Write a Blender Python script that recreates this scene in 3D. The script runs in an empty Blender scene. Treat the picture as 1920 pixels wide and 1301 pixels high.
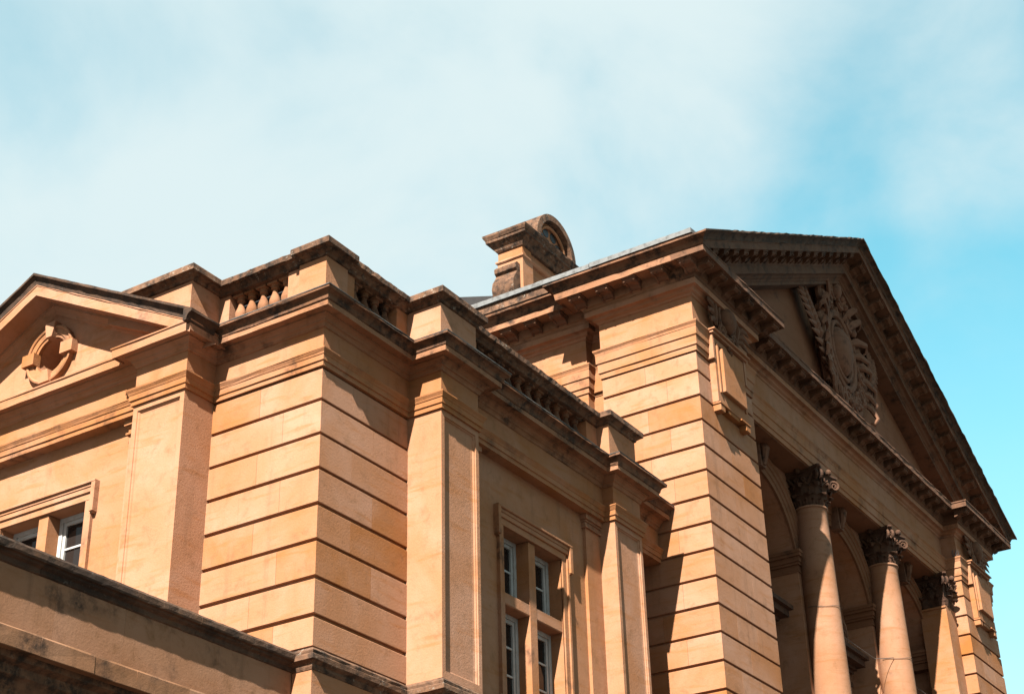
import bpy, bmesh, math, random
from mathutils import Vector, Matrix
R = math.radians
random.seed(7)
scene = bpy.context.scene
ZO = 9.6                       # street level is z = 0; building heights below are measured from a joint 9.6 m up

# ------------------------------------------------------------------ camera
cam_d = bpy.data.cameras.new('camera'); cam = bpy.data.objects.new('camera', cam_d)
scene.collection.objects.link(cam); scene.camera = cam
cam_d.sensor_width = 36; cam_d.lens = 57.254; cam_d.clip_end = 9000; cam_d.clip_start = .1
yaw, pitch, roll = 0.55771, 0.50606, -0.02796
f_ = Vector((math.cos(yaw)*math.cos(pitch), math.sin(yaw)*math.cos(pitch), math.sin(pitch)))
r_ = Vector((math.sin(yaw), -math.cos(yaw), 0)); u_ = r_.cross(f_)
rr = math.cos(roll)*r_ + math.sin(roll)*u_; uu = -math.sin(roll)*r_ + math.cos(roll)*u_
mw = Matrix.Identity(4)
for i in range(3):
    mw[i][0], mw[i][1], mw[i][2] = rr[i], uu[i], -f_[i]
mw[0][3], mw[1][3], mw[2][3] = -11.9786, -9.8773, -7.9662+ZO
cam.matrix_world = mw

# ------------------------------------------------------------------ light
SUN = Vector((1, .25, -1.0)).normalized()
world = bpy.data.worlds.new('World'); scene.world = world; world.use_nodes = True
nt = world.node_tree; N = nt.nodes; Lk = nt.links; N.clear()
def nd(tree, t, **k):
    n = tree.nodes.new(t)
    for a, b in k.items(): setattr(n, a, b)
    return n
out = nd(nt, 'ShaderNodeOutputWorld'); bg = nd(nt, 'ShaderNodeBackground')
sky = nd(nt, 'ShaderNodeTexSky', sky_type='NISHITA'); sky.sun_disc = False
sky.sun_elevation = R(44.2); sky.sun_rotation = math.atan2(-1, -.238)
sky.air_density = 1.0; sky.dust_density = .6; sky.ozone_density = 1.5
tc = nd(nt, 'ShaderNodeTexCoord')
mp = nd(nt, 'ShaderNodeMapping'); mp.inputs['Location'].default_value = (2.4, 13.2, .9); mp.inputs['Scale'].default_value = (1.5, 1.5, 2.0)
nz = nd(nt, 'ShaderNodeTexNoise'); nz.inputs['Scale'].default_value = 2.6; nz.inputs['Detail'].default_value = 10; nz.inputs['Roughness'].default_value = .52; nz.inputs['Distortion'].default_value = .35
Lk.new(tc.outputs['Generated'], mp.inputs['Vector']); Lk.new(mp.outputs[0], nz.inputs['Vector'])
dot = nd(nt, 'ShaderNodeVectorMath', operation='DOT_PRODUCT'); dot.inputs[1].default_value = (-.63, .53, .46)
Lk.new(tc.outputs['Generated'], dot.inputs[0])
ad = nd(nt, 'ShaderNodeMath', operation='MULTIPLY_ADD'); ad.inputs[1].default_value = .50
Lk.new(dot.outputs['Value'], ad.inputs[0]); Lk.new(nz.outputs['Fac'], ad.inputs[2])
cr = nd(nt, 'ShaderNodeMapRange', interpolation_type='SMOOTHSTEP'); cr.inputs['From Min'].default_value = .22; cr.inputs['From Max'].default_value = .70
Lk.new(ad.outputs[0], cr.inputs['Value'])
tint = nd(nt, 'ShaderNodeMix', data_type='RGBA', blend_type='MULTIPLY'); tint.inputs['Factor'].default_value = 1
tint.inputs[7].default_value = (.72, 1.30, .94, 1); Lk.new(sky.outputs[0], tint.inputs[6])
mixc = nd(nt, 'ShaderNodeMix', data_type='RGBA'); mixc.inputs[7].default_value = (2.5, 2.98, 3.05, 1)
Lk.new(cr.outputs[0], mixc.inputs['Factor']); Lk.new(tint.outputs[2], mixc.inputs[6])
sxyz = nd(nt, 'ShaderNodeSeparateXYZ'); Lk.new(tc.outputs['Generated'], sxyz.inputs[0])
hz = nd(nt, 'ShaderNodeMapRange', interpolation_type='SMOOTHSTEP')          # pale haze towards the horizon
for k_, v_ in (('From Min', .05), ('From Max', .52), ('To Min', .9), ('To Max', 0)): hz.inputs[k_].default_value = v_
Lk.new(sxyz.outputs['Z'], hz.inputs['Value'])
mixh = nd(nt, 'ShaderNodeMix', data_type='RGBA'); mixh.inputs[7].default_value = (2.3, 2.85, 2.9, 1)
Lk.new(hz.outputs[0], mixh.inputs['Factor']); Lk.new(mixc.outputs[2], mixh.inputs[6])
Lk.new(mixh.outputs[2], bg.inputs['Color']); bg.inputs['Strength'].default_value = .0605
Lk.new(bg.outputs[0], out.inputs[0])
sd = bpy.data.lights.new('sun', 'SUN'); sd.energy = 5.0; sd.angle = R(.5); sd.color = (1, .965, .87)
so = bpy.data.objects.new('sun', sd); scene.collection.objects.link(so)
so.rotation_euler = SUN.to_track_quat('-Z', 'Y').to_euler(); so.location = (-60, -14, 70)
vs = scene.view_settings; vs.view_transform = 'Standard'; vs.look = 'None'; vs.exposure = 2.3; vs.gamma = 1; vs.use_curve_mapping = False

# ------------------------------------------------------------------ materials
def ramp(t, stops):
    n = t.nodes.new('ShaderNodeValToRGB'); e = n.color_ramp.elements
    while len(e) < len(stops): e.new(.5)
    for el, (p, c) in zip(e, stops): el.position = p; el.color = (*c, 1) if len(c) == 3 else c
    return n
def noise(t, vec, scale, detail=4, rough=.55, dist=0):
    n = t.nodes.new('ShaderNodeTexNoise'); n.inputs['Scale'].default_value = scale; n.inputs['Detail'].default_value = detail
    n.inputs['Roughness'].default_value = rough; n.inputs['Distortion'].default_value = dist
    t.links.new(vec, n.inputs['Vector']); return n
def mix(t, a, b, fac, mode='MIX'):
    n = t.nodes.new('ShaderNodeMix'); n.data_type = 'RGBA'; n.blend_type = mode
    for s, v in ((6, a), (7, b), (0, fac)):
        if hasattr(v, 'links'): t.links.new(v, n.inputs[s])
        elif s == 0: n.inputs[0].default_value = v
        else: n.inputs[s].default_value = (*v, 1)
    return n.outputs[2]
def maprange(t, v, a, b, c=0, d=1):
    n = t.nodes.new('ShaderNodeMapRange'); n.interpolation_type = 'SMOOTHSTEP'
    n.inputs['From Min'].default_value = a; n.inputs['From Max'].default_value = b; n.inputs['To Min'].default_value = c; n.inputs['To Max'].default_value = d
    t.links.new(v, n.inputs['Value']); return n.outputs[0]
def stone(name, pale, mid, ochre, soot=0., sootcol=(.014, .009, .0065), lichen=0., var=.23, bump=.35, streak=.25, sscale=1.4):
    m = bpy.data.materials.new(name); m.use_nodes = True; t = m.node_tree; b = t.nodes['Principled BSDF']
    geo = t.nodes.new('ShaderNodeNewGeometry'); oi = t.nodes.new('ShaderNodeObjectInfo')
    pos = geo.outputs['Position']
    n1 = noise(t, pos, .9, 5, .6, .6)
    rp = ramp(t, [(.34, ochre), (.48, mid), (.64, pale)]); t.links.new(n1.outputs['Fac'], rp.inputs['Fac'])
    col = rp.outputs[0]
    # each stone of its own bed: paler or more iron-stained
    r2 = ramp(t, [(0, tuple(x*.92 for x in ochre)), (.2, mid), (.75, pale), (1, tuple(x*1.08 for x in pale))]); t.links.new(oi.outputs['Random'], r2.inputs['Fac'])
    col = mix(t, col, r2.outputs[0], .5)
    mb = t.nodes.new('ShaderNodeMapping'); mb.inputs['Scale'].default_value = (1.1, 1.1, 9); t.links.new(pos, mb.inputs['Vector'])
    nbd = noise(t, mb.outputs[0], 1.3, 5, .6, .3)
    col = mix(t, col, ochre, maprange(t, nbd.outputs['Fac'], .52, .70, 0, .45))
    n2 = noise(t, pos, 5.5, 6, .65, .4)
    col = mix(t, col, (.11, .05, .02), maprange(t, n2.outputs['Fac'], .50, .78, 0, var*2.2))
    mp = t.nodes.new('ShaderNodeMapping'); mp.inputs['Scale'].default_value = (7, 7, .55); t.links.new(pos, mp.inputs['Vector'])
    n3 = noise(t, mp.outputs[0], 1.0, 4, .6)
    col = mix(t, col, (.07, .035, .018), maprange(t, n3.outputs['Fac'], .55, .85, 0, streak))
    # pores and specks
    n4 = noise(t, pos, 55, 3, .7)
    col = mix(t, col, (.08, .038, .017), maprange(t, n4.outputs['Fac'], .57, .78, 0, .35))
    n4b = noise(t, pos, 26, 2, .5)
    col = mix(t, col, (.04, .02, .011), maprange(t, n4b.outputs['Fac'], .72, .80, 0, .5))
    if soot > 0:
        n5 = noise(t, pos, sscale, 6, .6, .15)
        f = maprange(t, n5.outputs['Fac'], .62-.36*soot, .86-.30*soot, 0, .95)
        n6 = noise(t, pos, 9, 5, .7)
        f2 = t.nodes.new('ShaderNodeMath'); f2.operation = 'MULTIPLY'; t.links.new(f, f2.inputs[0]); t.links.new(maprange(t, n6.outputs['Fac'], .34, .60, .15, 1), f2.inputs[1])
        col = mix(t, col, sootcol, f2.outputs[0])
    if lichen > 0:
        n7 = noise(t, pos, 22, 4, .75, .5)
        n8 = noise(t, pos, 3, 3, .6)
        f3 = t.nodes.new('ShaderNodeMath'); f3.operation = 'MULTIPLY'; t.links.new(maprange(t, n7.outputs['Fac'], .58, .66), f3.inputs[0]); t.links.new(maprange(t, n8.outputs['Fac'], .40, .62, 0, lichen), f3.inputs[1])
        col = mix(t, col, (.26, .235, .195), f3.outputs[0])
    t.links.new(col, b.inputs['Base Color']); b.inputs['Roughness'].default_value = .92; b.inputs['Specular IOR Level'].default_value = .18
    nb = noise(t, pos, 38, 6, .72); nb2 = noise(t, pos, 6, 4, .6)
    adn = t.nodes.new('ShaderNodeMath'); adn.operation = 'MULTIPLY_ADD'; adn.inputs[1].default_value = .35; t.links.new(nb2.outputs['Fac'], adn.inputs[0]); t.links.new(nb.outputs['Fac'], adn.inputs[2])
    bp = t.nodes.new('ShaderNodeBump'); bp.inputs['Strength'].default_value = bump; bp.inputs['Distance'].default_value = .012
    t.links.new(adn.outputs[0], bp.inputs['Height']); t.links.new(bp.outputs[0], b.inputs['Normal'])
    return m
PALE, MID, OCH = (.245, .127, .080), (.216, .092, .041), (.195, .067, .014)
M = {}
M['wall'] = stone('limestone_ashlar', PALE, MID, OCH, streak=.4)
M['colm'] = stone('weathered_column_stone', (.20, .104, .064), (.178, .078, .036), (.15, .054, .014), soot=.12, streak=.5, sscale=2)
M['trim'] = stone('limestone_moulding', PALE, MID, OCH, soot=.26, bump=.35, sscale=1.7, streak=.4)
M['corn'] = stone('weathered_cornice_stone', (.205, .098, .054), (.165, .072, .034), (.125, .048, .016), soot=.46, lichen=.12, bump=.45, sscale=2.6, streak=.4)
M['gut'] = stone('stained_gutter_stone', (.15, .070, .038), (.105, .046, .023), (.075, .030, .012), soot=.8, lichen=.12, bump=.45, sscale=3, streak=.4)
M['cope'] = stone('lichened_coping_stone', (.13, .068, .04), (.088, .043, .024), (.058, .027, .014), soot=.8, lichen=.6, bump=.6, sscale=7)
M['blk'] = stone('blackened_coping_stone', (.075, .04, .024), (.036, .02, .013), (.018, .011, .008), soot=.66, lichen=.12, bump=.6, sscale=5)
M['ped'] = stone('soiled_shade_darkened_stone', (.15, .066, .035), (.125, .051, .024), (.105, .040, .015), soot=.24, bump=.35, sscale=3, streak=.35)  # soiling, with shade of the pediment and arch recesses mixed into the colour
M['carve'] = stone('grimy_carved_stone', (.14, .068, .042), (.11, .051, .029), (.075, .032, .016), soot=.4, bump=.35, sscale=7)
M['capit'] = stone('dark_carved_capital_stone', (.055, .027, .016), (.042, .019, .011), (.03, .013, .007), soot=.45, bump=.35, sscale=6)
M['par'] = stone('grey_parapet_stone', (.205, .108, .066), (.175, .086, .046), (.145, .062, .026), soot=.36, bump=.25, sscale=2.4, var=.35, streak=.5)
M['dark'] = stone('soot_and_shade_dark_cornice_stone', (.105, .050, .029), (.078, .035, .018), (.055, .023, .010), soot=.46, lichen=.08, bump=.4, sscale=3.5)  # real soot staining, deepened to paint in shade on the front cornices
def plain(name, col, rough=.5, metal=0, spec=.5, nscale=8, amt=.25, dark=None, bump=.1):
    m = bpy.data.materials.new(name); m.use_nodes = True; t = m.node_tree; b = t.nodes['Principled BSDF']
    geo = t.nodes.new('ShaderNodeNewGeometry'); n = noise(t, geo.outputs['Position'], nscale, 5, .6)
    c = mix(t, col, dark or tuple(x*.45 for x in col), maprange(t, n.outputs['Fac'], .42, .75, 0, amt))
    t.links.new(c, b.inputs['Base Color']); b.inputs['Roughness'].default_value = rough; b.inputs['Metallic'].default_value = metal; b.inputs['Specular IOR Level'].default_value = spec
    bp = t.nodes.new('ShaderNodeBump'); bp.inputs['Strength'].default_value = bump; bp.inputs['Distance'].default_value = .01
    n2 = noise(t, geo.outputs['Position'], nscale*5, 4, .6); t.links.new(n2.outputs['Fac'], bp.inputs['Height']); t.links.new(bp.outputs[0], b.inputs['Normal'])
    return m
M['lead'] = plain('weathered_lead', (.10, .10, .10), .7, 0, .3, 9, .85, (.035, .031, .028), .3)
M['oldlead'] = plain('stained_lead', (.06, .056, .052), .7, 0, .3, 14, .9, (.03, .026, .022), .4)
M['white'] = plain('white_window_paint', (.27, .26, .25), .5, 0, .3, 14, .5, (.15, .13, .11))
M['slate'] = plain('dark_slate', (.014, .012, .012), .7, 0, .2, 6, .5)
M['iron'] = plain('black_iron', (.025, .022, .022), .5, 0, .4)
M['rope'] = plain('net_cord', (.05, .035, .028), .8)
M['room'] = plain('dim_room_plaster', (.10, .08, .07), .9)
M['ground'] = plain('street_paving', (.05, .042, .036), .9, 0, .2, .7, .5, (.035, .03, .028))
g = bpy.data.materials.new('window_glass'); g.use_nodes = True; b = g.node_tree.nodes['Principled BSDF']
b.inputs['Base Color'].default_value = (.012, .009, .008, 1); b.inputs['Roughness'].default_value = .05; b.inputs['Specular IOR Level'].default_value = .2
gn = g.node_tree.nodes.new('ShaderNodeTexNoise'); gn.inputs['Scale'].default_value = 3; gb = g.node_tree.nodes.new('ShaderNodeBump'); gb.inputs['Strength'].default_value = .05; gb.inputs['Distance'].default_value = .02
g.node_tree.links.new(gn.outputs['Fac'], gb.inputs['Height']); g.node_tree.links.new(gb.outputs[0], b.inputs['Normal'])
M['glass'] = g

# ------------------------------------------------------------------ mesh helpers
def hsh(*a):
    s = 0.
    for i, v in enumerate(a): s += v*(12.9898, 78.233, 37.719, 51.13)[i]
    s = math.sin(s)*43758.5453
    return s-math.floor(s)
class MB:
    def __init__(s): s.v = []; s.f = []; s.smooth = False
    def add(s, vs, fs):
        o = len(s.v); s.v += [tuple(p) for p in vs]; s.f += [tuple(i+o for i in f) for f in fs]; return s
    def box(s, x0, y0, z0, x1, y1, z1, c=0):
        if x0 > x1: x0, x1 = x1, x0
        if y0 > y1: y0, y1 = y1, y0
        if z0 > z1: z0, z1 = z1, z0
        if c <= 0:
            return s.add([(x0,y0,z0),(x1,y0,z0),(x1,y1,z0),(x0,y1,z0),(x0,y0,z1),(x1,y0,z1),(x1,y1,z1),(x0,y1,z1)],
                         [(0,3,2,1),(4,5,6,7),(0,1,5,4),(1,2,6,5),(2,3,7,6),(3,0,4,7)])
        o = []
        for z, k in ((z0, c), (z0+c, 0), (z1-c, 0), (z1, c)):
            a, b_, d, e = x0+k, y0+k, x1-k, y1-k
            o.append([(a, b_, z), (d, b_, z), (d, e, z), (a, e, z)])
        return s.loft(o)
    def loft(s, rings, caps=True, closed=True):
        n = len(rings[0]); vs = [p for r in rings for p in r]; fs = []
        for i in range(len(rings)-1):
            for j in range(n if closed else n-1):
                k = (j+1) % n
                fs.append((i*n+j, i*n+k, (i+1)*n+k, (i+1)*n+j))
        if caps: fs.append(tuple(range(n-1, -1, -1))); fs.append(tuple((len(rings)-1)*n+j for j in range(n)))
        return s.add(vs, fs)
    def sweep(s, path, prof, step=0, jit=0, turn=None):
        """profile (outward offset, height) carried along a plan path with mitred corners; outward is to the right of travel"""
        P = [Vector(p) for p in path]; nn = []
        for i in range(len(P)-1):
            d = (P[i+1]-P[i]).normalized(); nn.append(Vector((d.y, -d.x)))
        rings = []
        def ring(q, m, k):
            o = []
            for j, (p, z) in enumerate(prof):
                jp = jz = 0
                if jit and p > -.02:
                    jp = (hsh(q.x*3.1+j, q.y*2.7, k)-.5)*2*jit; jz = (hsh(q.y*4.1+j, q.x*1.9, k+5)-.5)*1.2*jit
                o.append((q.x+m.x*(p+jp), q.y+m.y*(p+jp), z+jz))
            rings.append(o)
        for i in range(len(P)):
            if i == 0: m = nn[0]
            elif i == len(P)-1: m = nn[-1] if turn is None else (nn[-1]+Vector(turn))/(1+nn[-1].dot(Vector(turn)))
            else: m = (nn[i-1]+nn[i])/(1+nn[i-1].dot(nn[i]))
            ring(P[i], m, i)
            if step and i < len(P)-1:
                pm = max(p for p, z in prof)
                L = (P[i+1]-P[i]).length; n = int((L-2*pm*0)/step)
                if n > 1:
                    lo, hi = 0., 1.
                    # keep added rings clear of the mitres
                    cl = min(.45, max(0, pm)/L)
                    for k in range(1, n):
                        tt = k/n
                        if tt < cl or tt > 1-cl: continue
                        ring(P[i].lerp(P[i+1], tt), nn[i], i+k*.37)
        return s.loft(rings)
    def rake(s, pts, prof, fn, pmax=None, step=0, jit=0):
        """profile (outward, vertical drop) along a gable line pts=[(a,z)...]; fn maps (a,outward,z) to space"""
        rings = []; n = len(pts)
        for i, (a, z) in enumerate(pts):
            o = []
            for p, h in prof:
                aa, zz = a, z
                if pmax is not None and i in (0, n-1):
                    k = max(0, pmax-p) if p > 0 else pmax
                    q = pts[1] if i == 0 else pts[-2]
                    sl = (q[1]-z)/(q[0]-a); da = k*(1 if q[0] > a else -1)
                    aa = a+da; zz = z+sl*da
                o.append(fn(aa, p, zz+h))
            rings.append(o)
            if step and i < n-1:
                q = pts[i+1]; L = math.hypot(q[0]-a, q[1]-z); m = int(L/step)
                for k in range(1, m):
                    tt = k/m
                    if pmax and ((i == 0 and tt*L < pmax*1.4) or (i == n-2 and (1-tt)*L < pmax*1.4)): continue
                    aa = a+(q[0]-a)*tt; zz = z+(q[1]-z)*tt
                    rings.append([fn(aa, p+(hsh(j, k, i)-.5)*2*jit*(p > 0), zz+h+(hsh(k, j, i+3)-.5)*1.6*jit*(p > 0)) for j, (p, h) in enumerate(prof)])
        return s.loft(rings)
    def lathe(s, prof, cx, cy, n=24, a0=0, square=False):
        rings = []
        for r, z in prof:
            rings.append([(cx+r*math.cos(a0+2*math.pi*i/n), cy+r*math.sin(a0+2*math.pi*i/n), z) for i in range(n)])
        return s.loft(rings)
    def tube(s, pts, rad, n=7, flat=1., up=Vector((0, -1, 0))):
        P = [Vector(p) for p in pts]; rings = []
        for i, p in enumerate(P):
            d = (P[min(i+1, len(P)-1)]-P[max(i-1, 0)]).normalized()
            sd_ = d.cross(up)
            if sd_.length < 1e-4: sd_ = Vector((1, 0, 0))
            sd_.normalize(); nn = sd_.cross(d).normalized(); r = rad[i] if isinstance(rad, (list, tuple)) else rad
            rings.append([tuple(p+sd_*(r*math.cos(2*math.pi*k/n))+nn*(r*flat*math.sin(2*math.pi*k/n))) for k in range(n)])
        return s.loft(rings)
    def ball(s, c, rx, ry, rz, n=14, m=9):
        rings = []
        for i in range(1, m):
            t = math.pi*i/m
            rings.append([(c[0]+rx*math.sin(t)*math.cos(2*math.pi*k/n), c[1]+ry*math.sin(t)*math.sin(2*math.pi*k/n), c[2]+rz*math.cos(t)) for k in range(n)])
        return s.loft(rings)
    def mesh(s, name, dz=0.):
        me = bpy.data.meshes.new(name); me.from_pydata([(x, y, z+dz) for x, y, z in s.v], [], s.f)
        bm = bmesh.new(); bm.from_mesh(me); bmesh.ops.recalc_face_normals(bm, faces=bm.faces); bm.to_mesh(me); bm.free()
        if s.smooth:
            for p in me.polygons: p.use_smooth = True
            me.set_sharp_from_angle(angle=R(38))
        me.update(); return me
ROOTS = {}
def link(o): scene.collection.objects.link(o); return o
def root(name, label, cat, loc, group=None):
    o = link(bpy.data.objects.new(name, None)); o.location = loc; o['label'] = label; o['category'] = cat
    o.empty_display_size = .5
    if group: o['group'] = group
    ROOTS[o.name] = Vector(loc); return o
def origin(p): return ROOTS.get(p.name, Vector((0, 0, 0))) if p else Vector((0, 0, 0))
def part(mb, name, mat, parent, label=None):
    """mesh given in place; it becomes a part of its thing"""
    o = link(bpy.data.objects.new(name, mb.mesh(name, ZO))); o.data.materials.append(M[mat])
    o.parent = parent; o.location = -origin(parent)
    if label: o['label'] = label
    return o
def inst(me, name, parent, loc, rot=(0, 0, 0), scale=(1, 1, 1)):
    o = link(bpy.data.objects.new(name, me)); o.parent = parent
    o.location = Vector((loc[0], loc[1], loc[2]+ZO))-origin(parent); o.rotation_euler = rot; o.scale = scale
    return o
def local(mb, name, mat):
    me = mb.mesh(name); me.materials.append(M[mat]); return me
def thing(mb, name, mat, label, cat):
    o = link(bpy.data.objects.new(name, mb.mesh(name, ZO))); o.data.materials.append(M[mat]); o['label'] = label; o['category'] = cat; return o

# ------------------------------------------------------------------ ground
gb_ = MB(); gb_.add([(-3000, -3000, -ZO), (3000, -3000, -ZO), (3000, 3000, -ZO), (-3000, 3000, -ZO)], [(0, 1, 2, 3)])
go = link(bpy.data.objects.new('ground', gb_.mesh('ground', ZO))); go.data.materials.append(M['ground']); go['kind'] = 'structure'

# ------------------------------------------------------------------ shared builders
def ashlar(parent, a, corner, c, ztops, groove=.034, core_z=None, mat='wall', back=.24):
    """banded courses round a corner: path a -> corner -> c, one object per stone"""
    a, corner, c = Vector(a), Vector(corner), Vector(c)
    L1, L2 = (a-corner).length, (c-corner).length
    for i in range(len(ztops)-1):
        z1, z0 = ztops[i]-groove/2+.006*(hsh(i, a[0], 1)-.5), ztops[i+1]+groove/2+.006*(hsh(i, a[0], 2)-.5)
        e = .007
        prof = [(-back, z0), (-e, z0), (0, z0+e), (0, z1-e), (-e, z1), (-back, z1)]
        s1 = min(L1, (.86, .52)[i % 2]); s2 = min(L2, (.55, .92)[i % 2])
        if L1-s1 < .25: s1 = L1
        if L2-s2 < .25: s2 = L2
        gp = .0018
        pa = corner.lerp(a, (s1-gp)/L1); pc = corner.lerp(c, (s2-gp)/L2)
        part(MB().sweep([pa, corner, pc], prof), 'stone_block', mat, parent)
        for end, L, s_ in ((a, L1, s1), (c, L2, s2)):
            rest = L-s_
            if rest < .05: continue
            n = max(1, round(rest/.72)); d = [1+.35*(hsh(i, k, L)-.5) for k in range(n)]; tot = sum(d); p0 = s_
            for k in range(n):
                p1 = p0+rest*d[k]/tot
                q0 = corner.lerp(end, (p0+gp)/L); q1 = corner.lerp(end, (p1-gp)/L)
                pth = [q1, q0] if end is a else [q0, q1]
                part(MB().sweep(pth, prof), 'stone_block', mat, parent); p0 = p1
    zt, zb = ztops[0], ztops[-1]
    part(MB().sweep([a, corner, c], [(-.4, zb if core_z is None else core_z), (-.032, zb if core_z is None else core_z), (-.032, zt), (-.4, zt)]), 'wall', mat, parent)

def modillion_mesh():
    b_ = MB(); w = .10
    def ext(prof, x0, x1):
        b_.loft([[(x0, y, z) for y, z in prof], [(x1, y, z) for y, z in prof]])
    main = [(.02, .01), (-.22, .01), (-.235, -.02), (-.23, -.06), (-.19, -.085), (-.14, -.075), (-.08, -.085), (-.04, -.125), (.02, -.14)]
    ext([(y, z+.014 if z < -.01 else z) for y, z in main], -w+.03, w-.03)
    ext(main, -w, -w+.03); ext(main, w-.03, w)
    b_.box(-w-.018, -.252, -.022, w+.018, .02, .012)
    return b_

def window(parent, mp, wall_u, z_top, z_bot, lights, mull, transom, arch_top, ear_z, wall_zt, wall_zb, sill):
    """stone-mullioned window in its own wall; mp maps (u, outward, z)"""
    def bx(b_, u0, u1, o0, o1, z0, z1, c=0):
        p, q = mp(u0, o0, z0), mp(u1, o1, z1); b_.box(p[0], p[1], p[2], q[0], q[1], q[2], c); return b_
    ul, ur = lights[0][0], lights[-1][1]
    w = MB(); T = -.42
    bx(w, wall_u[0], ul, T, 0, wall_zb, wall_zt); bx(w, ur, wall_u[1], T, 0, wall_zb, wall_zt)
    bx(w, ul, ur, T, 0, z_top, wall_zt); bx(w, ul, ur, T, 0, wall_zb, z_bot)
    part(w, 'wall', 'wall', parent)
    s_ = MB()
    at = arch_top
    for sg, u in ((-1, ul), (1, ur)):
        bx(s_, u, u+sg*.085, -.01, .022, z_bot, z_top, .004)
        bx(s_, u+sg*.0851, u+sg*.125, -.01, .045, z_bot, z_top+.03, .006)
        bx(s_, u+sg*.126, u+sg*.165, -.01, .052, ear_z, at-.002, .006)
        bx(s_, u+sg*.120, u+sg*.178, -.01, .074, ear_z+.012, at, .008)
    bx(s_, ul-.085, ur+.085, -.01, .0225, z_top, z_top+.085, .004)
    bx(s_, ul-.125, ur+.125, -.01, .044, z_top+.0855, z_top+.145, .006)
    bx(s_, ul-.17, ur+.17, -.01, .053, z_top+.1455, at-.03, .006)
    bx(s_, ul-.176, ur+.176, -.01, .078, at-.032, at+.003, .008)
    sur = part(s_, 'window', 'trim', parent)
    m_ = MB(); bx(m_, mull[0], mull[1], -.22, -.012, z_bot, z_top-.001, .012); part(m_, 'mullion', 'trim', sur)
    if transom:
        for (a, b_) in lights:
            t_ = MB(); bx(t_, a+.001, b_-.001, -.22, -.016, transom[0], transom[1], .012); part(t_, 'transom', 'trim', sur)
    sl = MB(); bx(sl, ul-.2, ur+.2, -.3, .07, z_bot-.12, z_bot-.001, .012); part(sl, 'sill', 'trim', sur)
    room = MB(); bx(room, ul-.1, ur+.1, -.9, -.425, z_bot-.05, z_top+.05); part(room, 'room_lining', 'room', sur)
    for (a, b_) in lights:
        zones = [(transom[1], z_top), (z_bot, transom[0])] if transom else [(z_bot, z_top)]
        for (za, zb) in zones:
            fr = MB(); F = .055; o0, o1 = -.26, -.19
            bx(fr, a, a+F, o0, o1, za, zb); bx(fr, b_-F, b_, o0, o1, za, zb); bx(fr, a+F, b_-F, o0, o1-.001, zb-F, zb-.001); bx(fr, a+F, b_-F, o0, o1-.001, za+.001, za+F)
            f2 = part(fr, 'frame', 'white', sur)
            a2, b2, z2, z3 = a+F+.004, b_-F-.004, za+F+.004, zb-F-.004; G = .042; o0, o1 = -.25, -.205
            sa = MB(); bx(sa, a2, a2+G, o0, o1, z2, z3); bx(sa, b2-G, b2, o0, o1, z2, z3); bx(sa, a2+G, b2-G, o0, o1-.001, z3-G, z3); bx(sa, a2+G, b2-G, o0, o1-.001, z2, z2+G)
            nb = 2 if (z3-z2) > 1.0 else 1
            for k in range(nb):
                zc = z2+(z3-z2)*(k+1)/(nb+1)
                bx(sa, a2+G, b2-G, -.245, -.212, zc-.012, zc+.012)
            part(sa, 'sash', 'white', sur)
            for k in range(nb+1):
                q0 = z2+(z3-z2)*k/(nb+1); q1 = z2+(z3-z2)*(k+1)/(nb+1)
                pn = MB(); bx(pn, a2+G*.5, b2-G*.5, -.236, -.230, q0+.002, q1-.002); part(pn, 'pane', 'glass', sur)

def panel_pilaster(parent, mp, u0, u1, z0, z1, depth, label=None):
    """panelled pilaster: front at outward 0, body going back by depth"""
    b_ = MB()
    # front as nested rings
    ins = [(0, 0), (.062, 0), (.066, -.012), (.082, -.016), (.094, -.030), (.128, -.034)]
    rings = []
    for (i, o) in ins:
        zb, zt = z0+(.055 if i else 0)+i*.45, z1-(.02 if i else 0)-i*.8
        rings.append([mp(u0+i, o, zb), mp(u1-i, o, zb), mp(u1-i, o, zt), mp(u0+i, o, zt)])
    n = 4; vs = [p for r in rings for p in r]; fs = []
    for i in range(len(rings)-1):
        for j in range(4):
            k = (j+1) % 4; fs.append((i*4+j, i*4+k, (i+1)*4+k, (i+1)*4+j))
    fs.append(tuple((len(rings)-1)*4+j for j in range(4)))
    back = [mp(u0, -depth, z0), mp(u1, -depth, z0), mp(u1, -depth, z1), mp(u0, -depth, z1)]
    o = len(vs); vs += back
    for j in range(4):
        k = (j+1) % 4; fs.append((j, o+j, o+k, k))
    fs.append((o+3, o+2, o+1, o))
    b_.add(vs, fs)
    return part(b_, 'pilaster', 'wall', parent, label)

# ================================================================== STONE WING (corner block, gabled bay)
W = root('stone_wing', 'two-storey stone wing with banded corner, panelled pilasters, balustrade and small gable', 'building', (3.6, 3, 0))
yl, xr, pj = 1.5541, 1.5627, .463
bay = .30
fX = lambda X0: (lambda u, o, z: (X0-o, -u, z))       # faces -X, u grows to the right seen from outside
fY = lambda Y0: (lambda u, o, z: (u, Y0-o, z))
ashlar(W, (0, yl), (0, 0), (xr, 0), [.392]+[-.4*k for k in range(0, 7)]+[-2.74], core_z=-2.9)
panel_pilaster(W, fX(-pj), -2.32, -yl, -2.735, .394, .75)
panel_pilaster(W, fX(-pj), -6.37, -5.604, -2.735, .394, .75)
panel_pilaster(W, fY(-pj), xr, 2.32, -2.735, .394, .75)
panel_pilaster(W, fY(-pj), 5.54, 6.28, -2.735, .394, .75)
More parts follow.
